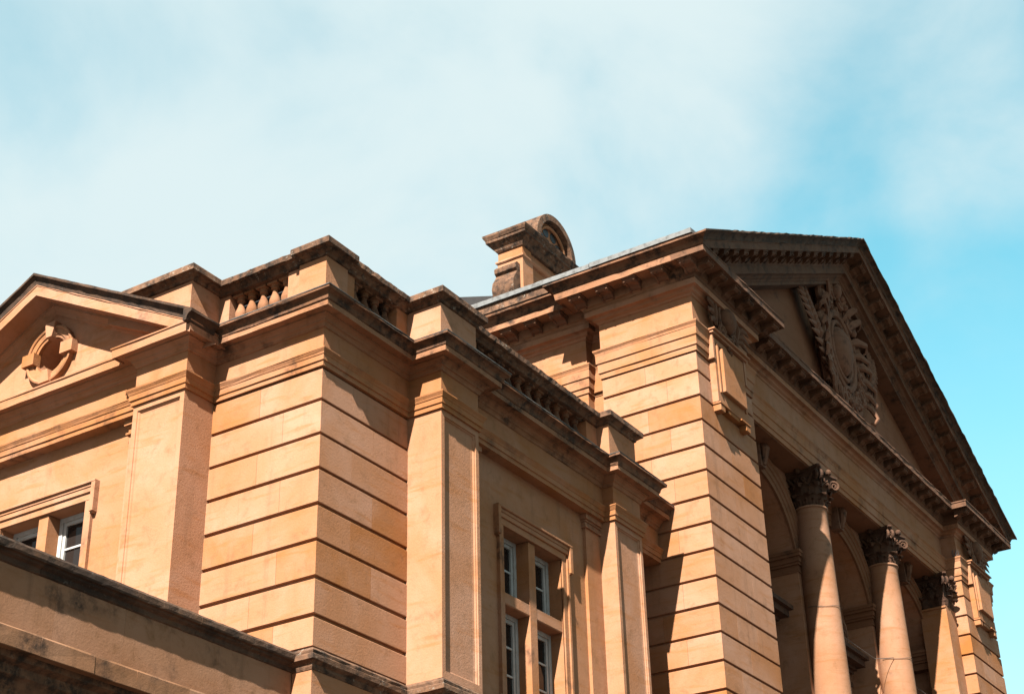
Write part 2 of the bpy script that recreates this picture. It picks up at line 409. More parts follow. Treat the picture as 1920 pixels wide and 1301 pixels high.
# bays with windows
window(W, fX(-.175), (-5.604, -2.32), -.42, -2.5, [(-4.62, -4.0), (-3.845, -3.225)], (-4.0, -3.845), (-1.36, -1.21), -.205, -.61, .40, -2.9, 0)
window(W, fY(-.18), (2.32, 5.54), -.40, -2.5, [(3.225, 3.83), (3.98, 4.585)], (3.83, 3.98), (-1.36, -1.21), -.18, -.575, .40, -2.9, 0)
# responds beside the pilasters, with small moulded caps
for (mpf, a, b_) in ((fX(-.175), -2.60, -2.32), (fY(-.18), 5.17, 5.54), (fY(-.18), 2.32, 2.62), (fX(-.175), -5.604, -5.32)):
    r = MB(); p, q = mpf(a, -.02, -2.735), mpf(b_, .045, .22); r.box(*p, *q)
    rp = part(r, 'respond', 'wall', W)
    c = MB()
    for (e, z0, z1, o) in ((.035, .215, .24, .075), (.012, .2405, .30, .052), (.03, .3005, .325, .07), (.05, .3255, .3935, .095)):
        ee = e if a not in (2.32, -5.604) else 0; e2 = e if a in (2.32, -5.604) else 0
        p, q = mpf(a-ee, -.02, z0), mpf(b_+e2, o, z1); c.box(*p, *q)
    part(c, 'cap', 'trim', rp)
# entablature
EP = [(-pj, 8.2), (-pj, 5.604), (-bay, 5.604), (-bay, 2.32), (-pj, 2.32), (-pj, yl), (0, yl), (0, 0), (xr, 0), (xr, -pj), (2.32, -pj), (2.32, -bay), (5.54, -bay), (5.54, -pj), (6.28, -pj), (6.28, -.2), (7.29, -.2)]
part(MB().sweep(EP, [(-.28, .394), (.025, .394), (.027, .449), (.042, .453), (.044, .513), (.052, .522), (.058, .54), (.074, .568), (.078, .574), (.078, .588), (-.02, .594), (-.28, .594)], .25, .002), 'architrave', 'trim', W)
part(MB().sweep(EP, [(-.28, .594), (0, .594), (0, .876), (-.28, .876)]), 'frieze', 'wall', W)
# gabled part: plain corona without gutter moulding
GP = EP[:6]+[(0, yl)]
bed = [(-.28, .876), (.006, .876), (.018, .884), (.022, .905), (.036, .925), (.05, .93), (.058, .955), (.085, .982), (.105, .99), (.108, 1.008)]
part(MB().sweep(EP[:6]+[(-.02, yl)], bed+[(.19, 1.0), (.193, .985), (.21, .985), (.212, 1.085), (.225, 1.09), (.227, 1.106), (-.28, 1.13)], .22, .003), 'cornice', 'trim', W)
CP = [(-pj+.0005, yl+.02), (-pj+.0005, yl)] + EP[6:]
part(MB().sweep(EP[6:], bed+[(.19, 1.006), (.193, .998), (.21, .998), (.21, 1.06), (.2, 1.062), (-.28, 1.062)], .22, .003), 'cornice', 'corn', W)
cym = [(-.28, 1.0622), (.213, 1.0622), (.222, 1.072), (.226, 1.095), (.238, 1.125), (.262, 1.148), (.284, 1.156), (.292, 1.160), (.293, 1.189), (-.28, 1.212)]
CY = [(-pj, yl+.05), (-pj, yl)] + EP[6:]
part(MB().sweep(EP[6:], cym, .16, .005), 'gutter_moulding', 'gut', W)
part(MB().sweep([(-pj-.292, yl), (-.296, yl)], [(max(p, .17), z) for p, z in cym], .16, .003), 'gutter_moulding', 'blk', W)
part(MB().sweep(EP[6:], [(-.2, 1.2125), (.288, 1.1905), (.297, 1.188), (.2985, 1.198), (-.2, 1.226)], .13, .003), 'lead_flashing', 'oldlead', W)
# mass behind
c = MB(); c.box(.36, .36, -ZO, 7.25, 8.2, 1.15); c.box(.3, .6, -2.9, .37, 8.2, 1.1); c.box(.6, .25, -2.9, 7.2, .37, 1.1)
part(c, 'wall', 'wall', W)
# storey below
ST = [(0, .25), (0, 0), (xr, 0), (xr, -pj), (2.32, -pj), (2.32, -.18), (5.54, -.18), (5.54, -pj), (6.28, -pj), (6.28, -.1), (7.29, -.1)]
part(MB().sweep(ST, [(-.22, -2.96), (.0, -2.96), (.012, -2.93), (.016, -2.905), (.045, -2.885), (.062, -2.872), (.064, -2.822), (.05, -2.812), (.056, -2.782), (.045, -2.768), (.0, -2.736), (-.22, -2.73)], .14, .004), 'string_course', 'cope', W)
part(MB().sweep(ST, [(-.2, -ZO), (-.004, -ZO), (-.004, -2.9605), (-.2, -2.9605)]), 'wall', 'wall', W)
# ---- gable over the left bay
gc, gz0, gz1 = 3.965, 1.192, 2.593
gy0 = yl-.29; gy1 = 2*gc-gy0
fG = lambda a, p, z: (-pj-p, a, z)
rk = [(-.163, -.43), (-.158, -.40), (-.135, -.385), (-.125, -.35), (-.085, -.30), (-.07, -.295), (-.066, -.262), (.185, -.268), (.188, -.28), (.208, -.28), (.21, -.155), (.219, -.15), (.221, -.137)]
part(MB().rake([(gy0, gz0), (gc, gz1), (gy1, gz0)], [(-.45, -.43)]+rk+[(-.45, -.13)], fG, .29, .2, .003), 'raking_cornice', 'trim', W)
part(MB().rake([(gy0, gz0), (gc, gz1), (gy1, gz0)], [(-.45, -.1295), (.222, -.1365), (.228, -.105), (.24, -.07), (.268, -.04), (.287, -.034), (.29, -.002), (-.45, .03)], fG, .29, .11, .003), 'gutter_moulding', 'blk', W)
t = MB(); oy, oz, ri, ro = 3.965, 1.635, .245, .385
n = 64; inner = []; outer = []; tri = [(1.3, .95), (gc, 2.5), (2*gc-1.3, .95)]
def tri_hit(dx, dz):
    best = 9e9
    for i in range(3):
        (x1, z1), (x2, z2) = tri[i], tri[(i+1) % 3]; ex, ez = x2-x1, z2-z1
        D = dx*ez-dz*ex
        if abs(D) < 1e-9: continue
        tt = ((x1-oy)*ez-(z1-oz)*ex)/D; ss = ((x1-oy)*dz-(z1-oz)*dx)/D
        if tt > 0 and -1e-6 <= ss <= 1+1e-6: best = min(best, tt)
    return best
angs = sorted([2*math.pi*i/n for i in range(n)]+[math.atan2(z-oz, y-oy) % (2*math.pi) for y, z in tri])
inner = [(-.30, oy+ri*math.cos(a), oz+ri*math.sin(a)) for a in angs]
outer = []
for a in angs:
    h = tri_hit(math.cos(a), math.sin(a)); outer.append((-.30, oy+h*math.cos(a), oz+h*math.sin(a)))
deep = [(.02, y, z) for _, y, z in inner]
t.loft([outer, inner, deep], caps=False); k = len(t.v); t.v.append((.02, oy, oz)); m_ = len(angs)
for i in range(m_): t.f.append((2*m_+i, 2*m_+(i+1) % m_, k))
ty = part(t, 'tympanum', 'wall', W)
rg = MB(); prof = [(ri-.004, -.02), (ri-.004, .03), (ri+.03, .034), (ri+.034, .048), (ri+.10, .052), (ri+.105, .066), (ro-.02, .075), (ro, .068), (ro+.002, -.02)]
rg.loft([[(-.30-o, oy+r*math.cos(2*math.pi*i/72), oz+r*math.sin(2*math.pi*i/72)) for r, o in prof] for i in range(73)], caps=False); rg.smooth = True
part(rg, 'oculus_ring', 'trim', ty)
for ang in (90, 0, 180, 270):
    kb = MB(); ca, sa = math.cos(R(ang)), math.sin(R(ang)); rin, rout, wi, wo = ri-.02, ro+.04, .048, .088
    if ang in (0, 180): wi, wo = .078, .078
    if ang == 270: rout = ro+.01
    rings = []
    for o in (-.29, -.30-.10):
        rings.append([(o, oy+r*ca-w_*sa, oz+r*sa+w_*ca) for r, w_ in ((rin, -wi), (rout, -wo), (rout, wo), (rin, wi))])
    kb.loft(rings); part(kb, 'keystone', 'wall', ty)
rf = MB(); rf.loft([[(x, gy0+.1, gz0-.05), (x, gc, gz1-.03), (x, gy1-.1, gz0-.05)] for x in (.05, 3.5)]); part(rf, 'gable_roof', 'lead', W)
# ---- balustrade
rd = MB(); rd.loft([[(x0, y0, z), (7.2, y0, z), (7.2, 8, z), (x0, 8, z)] for x0, y0, z in ((.38, .34, 1.2), (.40, .36, 2.10), (2.5, 2.2, 2.2))]); part(rd, 'flat_roof', 'slate', W)
BZ, RB, RT = 1.36, 1.80, 1.945
def cap_on(parent, x0, y0, x1, y1, e=(1, 1, 1, 1), mat='cope', o=.115):
    b_ = MB(); zz = [(1.800, .0), (1.806, .02), (1.832, .032), (1.852, .07), (1.862, .075), (1.866, o-.01), (1.872, o), (1.942, o), (1.956, o-.012)]
    rings = []
    for z, k in zz:
        rings.append([(x0-k*e[0], y0-k*e[1], z), (x1+k*e[2], y0-k*e[1], z), (x1+k*e[2], y1+k*e[3], z), (x0-k*e[0], y1+k*e[3], z)])
    b_.loft(rings); return part(b_, 'cap', mat, parent)
def pedestal(x0, y0, x1, y1, e=(1, 1, 1, 1), o=.115):
    p = part(MB().box(x0, y0, 1.2, x1, y1, 1.802, .006), 'pedestal', 'wall', W); cap_on(p, x0, y0, x1, y1, e, o=o); return p
pedestal(0, 0, .385, .385, (1, 1, .2, .2), .14)
pa_ = part(MB().loft([[(x, 1.59, 1.2), (x, 1.95, 1.2), (x, 2.9, 1.66), (x, 2.9, 1.802), (x, 1.59, 1.802)] for x in (-.45, .2)]), 'pedestal', 'wall', W)
cap_on(pa_, -.45, 1.59, .2, 2.95, (1, 1, .2, .2))
pedestal(1.578, -.45, 2.315, .2, (1, 1, .9, .2))
pedestal(5.54, -.45, 6.274, .2, (1, 1, .6, .2))
for x0, y0, x1, y1 in ((.03, .387, .24, .57), (.03, 1.44, .24, 1.588), (.387, .03, .55, .24), (1.36, .03, 1.576, .24), (2.317, -.27, 2.60, -.06), (5.25, -.27, 5.538, -.06)):
    part(MB().box(x0, y0, 1.2, x1, y1, 1.80, .004), 'half_pedestal', 'wall', W)
rail = [(-.30, 1.785), (-.02, 1.785), (.0, 1.79), (.012, 1.815), (.04, 1.84), (.048, 1.852), (.085, 1.858), (.098, 1.864), (.10, 1.928), (.09, 1.938), (-.10, 1.95), (-.30, 1.94)]
plinth = [(-.30, 1.2), (.0, 1.2), (.0, 1.345), (-.02, 1.36), (-.30, 1.36)]
for pth in ([(0, 1.588), (0, .387)], [(.387, 0), (1.576, 0)], [(2.317, -bay), (5.538, -bay)]):
    part(MB().sweep(pth, rail, .06, .006), 'rail', 'cope', W); part(MB().sweep(pth, plinth), 'plinth', 'trim', W)
bm_ = MB(); bm_.box(-.075, -.075, 0, .075, .075, .045, .004); bm_.box(-.072, -.072, .395, .072, .072, .44, .004)
bm_.lathe([(.05, .043), (.062, .05), (.064, .065), (.05, .08), (.042, .09), (.05, .10), (.058, .125), (.068, .16), (.066, .195), (.054, .235), (.038, .28), (.031, .315), (.031, .335), (.05, .345), (.052, .36), (.042, .368), (.05, .38), (.056, .397)], 0, 0, 20); bm_.smooth = True
BAL = local(bm_, 'baluster', 'gut'); bm2 = BAL.copy(); bm2.materials.clear(); bm2.materials.append(M['corn'])
for y in (.665, .84, 1.01, 1.185, 1.35): inst(bm2, 'baluster', W, (.13, y, BZ))
for x in (.66, .86, 1.06, 1.25): inst(BAL, 'baluster', W, (x, .13, BZ))
for i in range(11): inst(BAL, 'baluster', W, (2.74+i*.237, -.17, BZ))
part(MB().box(6.277, -.42, 1.2, 6.6, .1, 1.56, .01), 'blocking_course', 'cope', W)
part(MB().box(6.6005, -.12, 1.2, 7.29, .2, 1.36, .01), 'lead_flashing', 'lead', W)

# ================================================================== LOW WING IN FRONT (parapet, lower left)
PW = root('low_wing', 'low stone wing with blackened parapet coping in the lower left corner', 'building', (-3, 2, 0))
py = .255
zp = -2.955
def run(x0, x1, size, seed):
    xs = [x0]; k = 0
    while xs[-1] < x1-size*.6:
        xs.append(xs[-1]+size*(.75+.5*hsh(seed, k))); k += 1
    xs[-1] = x1; return xs
xs = run(-7.4, .0, 1.05, 3)
for a, b_ in zip(xs, xs[1:]): part(MB().sweep([(a+.001, py), (b_-.001, py)], [(-.3, -3.62), (0, -3.62), (0, -2.90), (-.3, -2.90)]), 'stone_block', 'par', PW)
xs = run(-7.45, -.0, .86, 9)
for a, b_ in zip(xs, xs[1:]):
    part(MB().sweep([(a+.0012, py), (b_-.0012, py)], [(-.36, -2.955), (.002, -2.955), (.012, -2.945), (.02, -2.905), (.05, -2.885), (.058, -2.868), (.082, -2.862), (.088, -2.845), (.09, -2.80), (.075, -2.775), (.03, -2.768), (-.2, -2.745), (-.36, -2.76)], .07, .003), 'coping_stone', 'blk', PW)
xs = run(-7.7, -.0, .62, 5)
for a, b_ in zip(xs, xs[1:]):
    part(MB().sweep([(a+.0012, py), (b_-.0012, py)], [(-.3, -3.75), (.30, -3.75), (.305, -3.745), (.306, -3.60), (.298, -3.585), (.0, -3.53), (-.3, -3.53)], .08, .004), 'cornice_stone', 'par', PW)
part(MB().sweep([(-7.6, py), (0, py)], [(-.3, -4.15), (.0, -4.15), (.03, -4.13), (.035, -4.07), (.07, -4.05), (.08, -4.0), (.12, -3.93), (.15, -3.90), (.16, -3.83), (.22, -3.80), (.23, -3.7505), (-.3, -3.7505)], .2, .004), 'cornice', 'gut', PW)
part(MB().box(-7.3, py+.01, -ZO, 0, 7, -4.15), 'wall', 'wall', PW)
part(MB().box(-7.3, py+.3, -4.2, -.03, 7, -3.3), 'flat_roof', 'lead', PW)

# ================================================================== PORTICO BUILDING
B = root('portico_building', 'grand stone building with columned portico and large sculpted pediment', 'building', (14, 5, 0))
Xm, Ym, zm, dm, xrm, ylm, Xf, Xg = 7.30, -1.0395, 2.8192, .39749, 9.1975, .553, 18.9338, 20.8313
Yr = -.74
zt = [3.548]+[zm-dm*k for k in range(-1, 15)]
ashlar(B, (Xm, ylm), (Xm, Ym), (xrm, Ym), zt, core_z=-ZO)
ashlar(B, (Xf, -.30), (Xf, Ym), (Xg, Ym), zt, core_z=-ZO)
c = MB(); c.box(Xm+.3, Ym+.3, -ZO, xrm-.001, .6, 3.56); c.box(Xf+.2, Ym+.3, -ZO, Xg-.01, 2, 3.56); c.box(Xg-.3, -.7, -ZO, Xg-.05, 12, 4.5)
part(c, 'wall', 'wall', B)
c = MB(); c.box(7.75, .5, -ZO, 8.4, .96, 4.5); c.box(7.57, .953, -ZO, 8.4, 12, 3.545); c.box(7.68, 1.0, 3.5, 8.4, 12, 4.9); c.box(8.3, .9, -ZO, 20.7, 12, 4.9); c.box(7.8, -.7, 4.0, 20.3, 1, 4.9); c.box(7.7, -.35, 3.6, 20.3, 1, 4.1)
part(c, 'wall', 'wall', B)
MP = [(7.57, 11.5), (7.57, .951), (7.76, .951), (7.76, ylm), (Xm, ylm), (Xm, Ym), (xrm, Ym), (xrm, Yr), (Xf, Yr), (Xf, Ym), (Xg, Ym), (Xg, 6)]
MC = [(7.57, 11.5), (7.57, ylm), (Xm, ylm), (Xm, Ym), (xrm, Ym), (xrm, Yr), (Xf, Yr), (Xf, Ym), (Xg, Ym), (Xg, 6)]
apf = [(-.18, 3.55), (.02, 3.55), (.022, 3.636), (.04, 3.642), (.042, 3.786), (.05, 3.792), (.06, 3.80), (.062, 3.928), (.066, 3.935), (.072, 3.965), (.088, 3.995), (.093, 4.002), (.093, 4.022), (-.02, 4.03), (-.18, 4.03)]
part(MB().sweep(MP, apf, .3, .002), 'architrave', 'trim', B)
part(MB().sweep(MP, [(-.18, 4.03), (0, 4.03), (0, 4.49), (-.18, 4.49)]), 'frieze', 'wall', B)
part(MB().sweep(MP, [(-.18, 4.49), (.008, 4.49), (.02, 4.50), (.03, 4.525), (.07, 4.545), (.08, 4.575), (.10, 4.59), (.16, 4.591), (.162, 4.684), (.15, 4.688), (-.18, 4.688)], .3, .003), 'bed_moulding', 'trim', B)
up = [(-.2, 4.6885), (.155, 4.6885), (.165, 4.70), (.185, 4.735), (.205, 4.745), (.208, 4.882), (.455, 4.884), (.46, 4.872), (.49, 4.872), (.492, 4.972)]
K = 3
cor1 = part(MB().sweep(MC[:K+1]+[(Xm+.001, Ym)], up[:], .3, .003) if False else MB().sweep(MC[:K+1], up+[(-.2, 4.974)], .11, .007), 'cornice', 'corn', B)
# the front runs share the corner mitre: start a hair behind the corner on the side run
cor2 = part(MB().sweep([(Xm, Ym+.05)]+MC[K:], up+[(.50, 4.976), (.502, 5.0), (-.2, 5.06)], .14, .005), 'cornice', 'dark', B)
part(MB().sweep(MC[:K+1], [(-.2, 4.9745), (.494, 4.9745), (.506, 4.985), (.512, 5.01), (.53, 5.045), (.58, 5.078), (.605, 5.085), (.618, 5.09), (.62, 5.121), (-.2, 5.16)], .18, .006, (0, -1)), 'gutter_moulding', 'gut', B)
MOD = local(modillion_mesh(), 'modillion', 'carve')
MODD = MOD.copy(); MODD.materials.clear(); MODD.materials.append(M['dark'])  # front brackets take the darker stone with shade in its colour
def mod(parent, x, y, z, face, tilt=0):
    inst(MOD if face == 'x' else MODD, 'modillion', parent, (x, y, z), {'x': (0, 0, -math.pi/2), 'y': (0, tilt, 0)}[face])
for k in range(5): mod(cor1, Xm-.205, -1.19+.478*k, 4.874, 'x')
for k in range(12): mod(cor1, 7.57-.205, 1.24+.458*k, 4.874, 'x')
for x0, x1, yy in ((Xm-.14, xrm+.28, Ym), (Xf-.28, Xg+.14, Ym)):
    n = 6
    for k in range(n): mod(cor2, x0+(x1-x0)*k/(n-1), yy-.205, 4.874, 'y')
n = 20
for k in range(n): mod(cor2, 9.93+(18.2-9.93)*k/(n-1), Yr-.205, 4.874, 'y')
# eaves: blocking course with lead capping
e1 = part(MB().box(6.93, -1.30, 5.13, 7.4, .42, 5.315, .01), 'blocking_course', 'gut', B)
part(MB().sweep([(6.9, .44), (6.9, -1.32)], [(-.5, 5.36), (-.03, 5.316), (.0, 5.3), (.012, 5.30), (.014, 5.378), (-.5, 5.43)], .1, .004), 'lead_flashing', 'lead', B)
e2 = part(MB().box(7.02, .46, 5.13, 7.6, 9, 5.36, .01), 'blocking_course', 'cope', B)
part(MB().sweep([(6.99, 9), (6.99, .5)], [(-.5, 5.40), (-.03, 5.361), (.0, 5.35), (.012, 5.35), (.014, 5.43), (-.5, 5.47)], .1, .004), 'lead_flashing', 'lead', B)
# ---- great pediment
pc, pz0, pz1 = 14.066, 5.123, 8.862
pa0 = Xm-.62; pa1 = Xg+.62
fP = lambda a, p, z: (a, Ym-p, z)
PT = [(pa0, pz0), (pc, pz1), (pa1, pz0)]
lo = [(-.31, -.80), (.0, -.80), (.004, -.74), (.02, -.73), (.035, -.70), (.075, -.675), (.085, -.645), (.105, -.63), (.16, -.628), (.162, -.47), (.17, -.465), (.19, -.42), (.205, -.41), (.208, -.275), (.455, -.272), (.46, -.285), (.49, -.285), (.492, -.165), (.503, -.16), (.505, -.147), (-.31, -.14)]
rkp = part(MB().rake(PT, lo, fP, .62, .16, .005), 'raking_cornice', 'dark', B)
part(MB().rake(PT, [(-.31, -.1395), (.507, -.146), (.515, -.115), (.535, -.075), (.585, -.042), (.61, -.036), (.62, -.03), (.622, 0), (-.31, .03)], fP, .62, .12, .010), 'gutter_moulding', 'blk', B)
sl = (pz1-pz0)/(pc-pa0); th = math.atan(sl); n = 17
for sg in (-1, 1):
    for k in range(n):
        d = .30+k*(7.0-.2)/n
        mod(rkp, pc+sg*d, Ym-.205, pz1-sl*d-.272-.012, 'y', sg*th)
t = MB(); h0 = 4.98
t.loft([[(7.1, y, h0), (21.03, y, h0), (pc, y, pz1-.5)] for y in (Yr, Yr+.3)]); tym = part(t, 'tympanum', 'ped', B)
r = MB(); r.loft([[(pa0+.25, y, pz0+.02), (pc, y, pz1-.06), (pa1-.25, y, pz0+.02)] for y in (-.4, 11.4)]); part(r, 'roof', 'lead', B)
part(MB().loft([[(12, 4.9, 5.5), (18, 4.9, 5.5), (18, 10.5, 5.5), (12, 10.5, 5.5)], [(12, 4.95, 8.85), (17, 5.2, 9.0), (17, 10, 10.4), (12, 10, 10.4)]]), 'slate_roof', 'slate', B)

# ---- portico: columns, arcade
colx = (12.44, 15.72); cy_ = -.54
zb_, zn = -4.2, 2.86
def shaft():
    b_ = MB(); pr = []
    for i in range(13):
        t_ = i/12; r_ = .315-.045*t_**1.8; pr.append((r_, zb_+(zn-zb_)*t_))
    b_.lathe([(.40, zb_-.2), (.40, zb_-.1), (.36, zb_-.06), (.34, zb_)]+pr[1:]+[(.272, zn+.004), (.292, zn+.012), (.297, zn+.028), (.29, zn+.044), (.27, zn+.05), (.262, zn+.055)], 0, 0, 40); b_.smooth = True; return b_
def leaf(b_, ang, r0, z0, h, w, curl, rs=1.):
    """one acanthus leaf, lobed edge, tip rolled out and over"""
    rows = 8; ca, sa = math.cos(ang), math.sin(ang)
    def P(s_, rad, z): # s_ sideways
        return (ca*rad-sa*s_, sa*rad+ca*s_, z)
    fr = []; bk = []
    for i in range(rows+1):
        t_ = i/rows
        if t_ < .7: rad = r0+.05*t_; z = z0+h*t_/.7
        else:
            q = (t_-.7)/.3; rad = r0+.035+curl*math.sin(q*2.2)+.01; z = z0+h+.05*h*math.sin(q*math.pi)-.28*h*max(0, q-.35)
        ww = w*(.75+.45*math.sin(min(1, t_*1.25)*math.pi*.9))*(1 if t_ < .75 else 1-.75*(t_-.75)/.25)*(1+.16*(i % 2))
        fr.append([P(-ww/2, rad*.985-.004, z-.008), P(-ww/4, rad+.012, z), P(0, rad+.026, z+.002), P(ww/4, rad+.012, z), P(ww/2, rad*.985-.004, z-.008)])
        bk.append([P(ww/2, rad-.022, z-.012), P(-ww/2, rad-.022, z-.012)])
    b_.loft([a+c_ for a, c_ in zip(fr, bk)])
def spiral(c, r, turns, ax, ay, a0=0, n=26):
    o = []
    for i in range(n):
        t_ = i/(n-1); a = a0+turns*2*math.pi*t_; q = r*(1-t_)**.9+.012
        o.append(Vector(c)+ax*(q*math.cos(a))+ay*(q*math.sin(a)))
    return o
def capital(sq=False):
    b_ = MB(); h0_, h1 = zn+.05, 3.55
    bell = [(.258, h0_), (.262, h0_+.2), (.275, h0_+.36), (.31, h0_+.47), (.36, h0_+.53)]
    if sq:
        b_.loft([[(-r*1.0, -r, z), (r, -r, z), (r, r, z), (-r, r, z)] for r, z in bell])
        for k in range(4):
            for s_ in (-.16, 0, .16):
                m0 = MB(); leaf(m0, -math.pi/2, .262, h0_+(.0 if s_ else .17), .2, .15, .09)
                rot = Matrix.Rotation(k*math.pi/2, 3, 'Z'); b_.add([rot @ (Vector(v)+Vector((s_, 0, 0))) for v in m0.v], m0.f)
    else:
        b_.lathe(bell, 0, 0, 28)
        for k in range(8): leaf(b_, math.pi/8+k*math.pi/4, .262, h0_, .19, .19, .085)
        for k in range(8): leaf(b_, k*math.pi/4, .266, h0_+.03, .34, .18, .11)
        for k in range(16): leaf(b_, math.pi/16+k*math.pi/8, .258, h0_-.0, .10, .07, .03)
    # volutes on the diagonals and small helices
    for k in range(4):
        a = math.pi/4+k*math.pi/2; d = Vector((math.cos(a), math.sin(a), 0)); s_ = Vector((-d.y, d.x, 0)); up_ = Vector((0, 0, 1))
        for q in (-1, 1):
            c_ = d*.47+up_*(h0_+.46)+s_*(q*.045)
            st = [d*.27+s_*(q*.13)+up_*(h0_+.33), d*.33+s_*(q*.10)+up_*(h0_+.43), d*.40+s_*(q*.06)+up_*(h0_+.525)]
            sp = spiral(c_, .075, 1.6, d, up_, math.pi*.62)
            sp = [c_+d*(.075*(1-i/22)**.9+.01)*math.cos(math.pi*.6-i*.45)+up_*(.075*(1-i/22)**.9+.01)*math.sin(math.pi*.6-i*.45) for i in range(22)]
            b_.tube(st+sp, [.028]*3+[.030-.0006*i for i in range(22)], 6, 1, s_)
        for q in (-1, 1):
            a2 = k*math.pi/2; d2 = Vector((math.cos(a2), math.sin(a2), 0)); s2 = Vector((-d2.y, d2.x, 0))
            c_ = d2*.34+up_*(h0_+.44)+s2*(q*.06)
            sp = [c_+s2*(q*-.045*(1-i/16)*math.cos(.6+i*.5))+up_*(.045*(1-i/16)*math.sin(.6+i*.5)) for i in range(16)]
            b_.tube([d2*.30+s2*(q*.15)+up_*(h0_+.32)]+sp, [.02]*17, 5, 1, d2)
        b_.ball(tuple(Vector((math.cos(k*math.pi/2), math.sin(k*math.pi/2), 0))*.40+up_*(h0_+.60)), .055, .055, .06, 8, 6)
    # abacus with hollow sides
    ring = []
    for k in range(4):
        a = math.pi/4+k*math.pi/2
        p0 = Vector((math.cos(a), math.sin(a)))*.58; p1 = Vector((math.cos(a+math.pi/2), math.sin(a+math.pi/2)))*.58; mid = (p0+p1)/2; inw = -mid.normalized()
        tng = (p1-p0).normalized(); A = p0+tng*.045; C_ = p1-tng*.045
        for i in range(7):
            t_ = i/6; p = A.lerp(C_, t_)+inw*(.075*math.sin(math.pi*t_)); ring.append(p)
    b_.loft([[(p.x*s_, p.y*s_, z) for p in ring] for s_, z in ((.86, h1-.12), (.90, h1-.095), (.93, h1-.06), (.97, h1-.05), (1, h1-.035), (1, h1-.003))])
    return b_
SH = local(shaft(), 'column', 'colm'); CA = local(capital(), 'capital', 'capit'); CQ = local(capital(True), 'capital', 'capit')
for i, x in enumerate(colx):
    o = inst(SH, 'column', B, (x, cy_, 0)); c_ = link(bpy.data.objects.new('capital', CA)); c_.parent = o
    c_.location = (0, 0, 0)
for x in (9.30, 18.64):
    p = part(MB().loft([[(x-w_, cy_-.27, z), (x+w_, cy_-.27, z), (x+w_, -.28, z), (x-w_, -.28, z)] for w_, z in ((.27, -ZO), (.262, zn), (.285, zn+.004), (.29, zn+.04), (.262, zn+.05))]), 'pilaster', 'wall', B)
    if x < 12: continue
    c_ = link(bpy.data.objects.new('capital', CQ)); c_.parent = p; c_.location = (x, cy_, ZO)
# arcade wall with three arches
ay = -.30; ac = [10.80, 14.08, 17.36]; ar, azc, ae = 1.36, 1.85, 3.54
def arch_pts(cx, r, n_=28, zi=2.0):
    a0 = math.asin((zi-azc)/r)
    return [(cx+r*math.cos(a0+(math.pi-2*a0)*i/n_), azc+r*math.sin(a0+(math.pi-2*a0)*i/n_)) for i in range(n_+1)]
w = MB(); y0, y1 = ay, .20
xsb = [9.21, 12.44, 15.72, 18.92]
for i, cx in enumerate(ac):
    pts = arch_pts(cx, ar); a, b_ = xsb[i], xsb[i+1]
    for j in range(len(pts)-1):
        (xa, za), (xb, zb2) = pts[j], pts[j+1]
        w.loft([[(xa, y, za), (xa, y, ae), (xb, y, ae), (xb, y, zb2)] for y in (y0, y1)])
    xl, xr2 = pts[-1][0], pts[0][0]
    w.box(a, y0, -ZO, xl, y1, ae); w.box(xr2, y0, -ZO, b_-.002, y1, ae)
aw = part(w, 'arcade_wall', 'wall', B)
part(MB().box(9.21, .19, -ZO, 18.92, .5, 3.56), 'wall', 'ped', B)  # same stone as the arcade, toned darker to paint in the recess shade
part(MB().box(9.2, -.78+.05, 3.53, 18.93, .2, 3.549), 'soffit', 'ped', B)
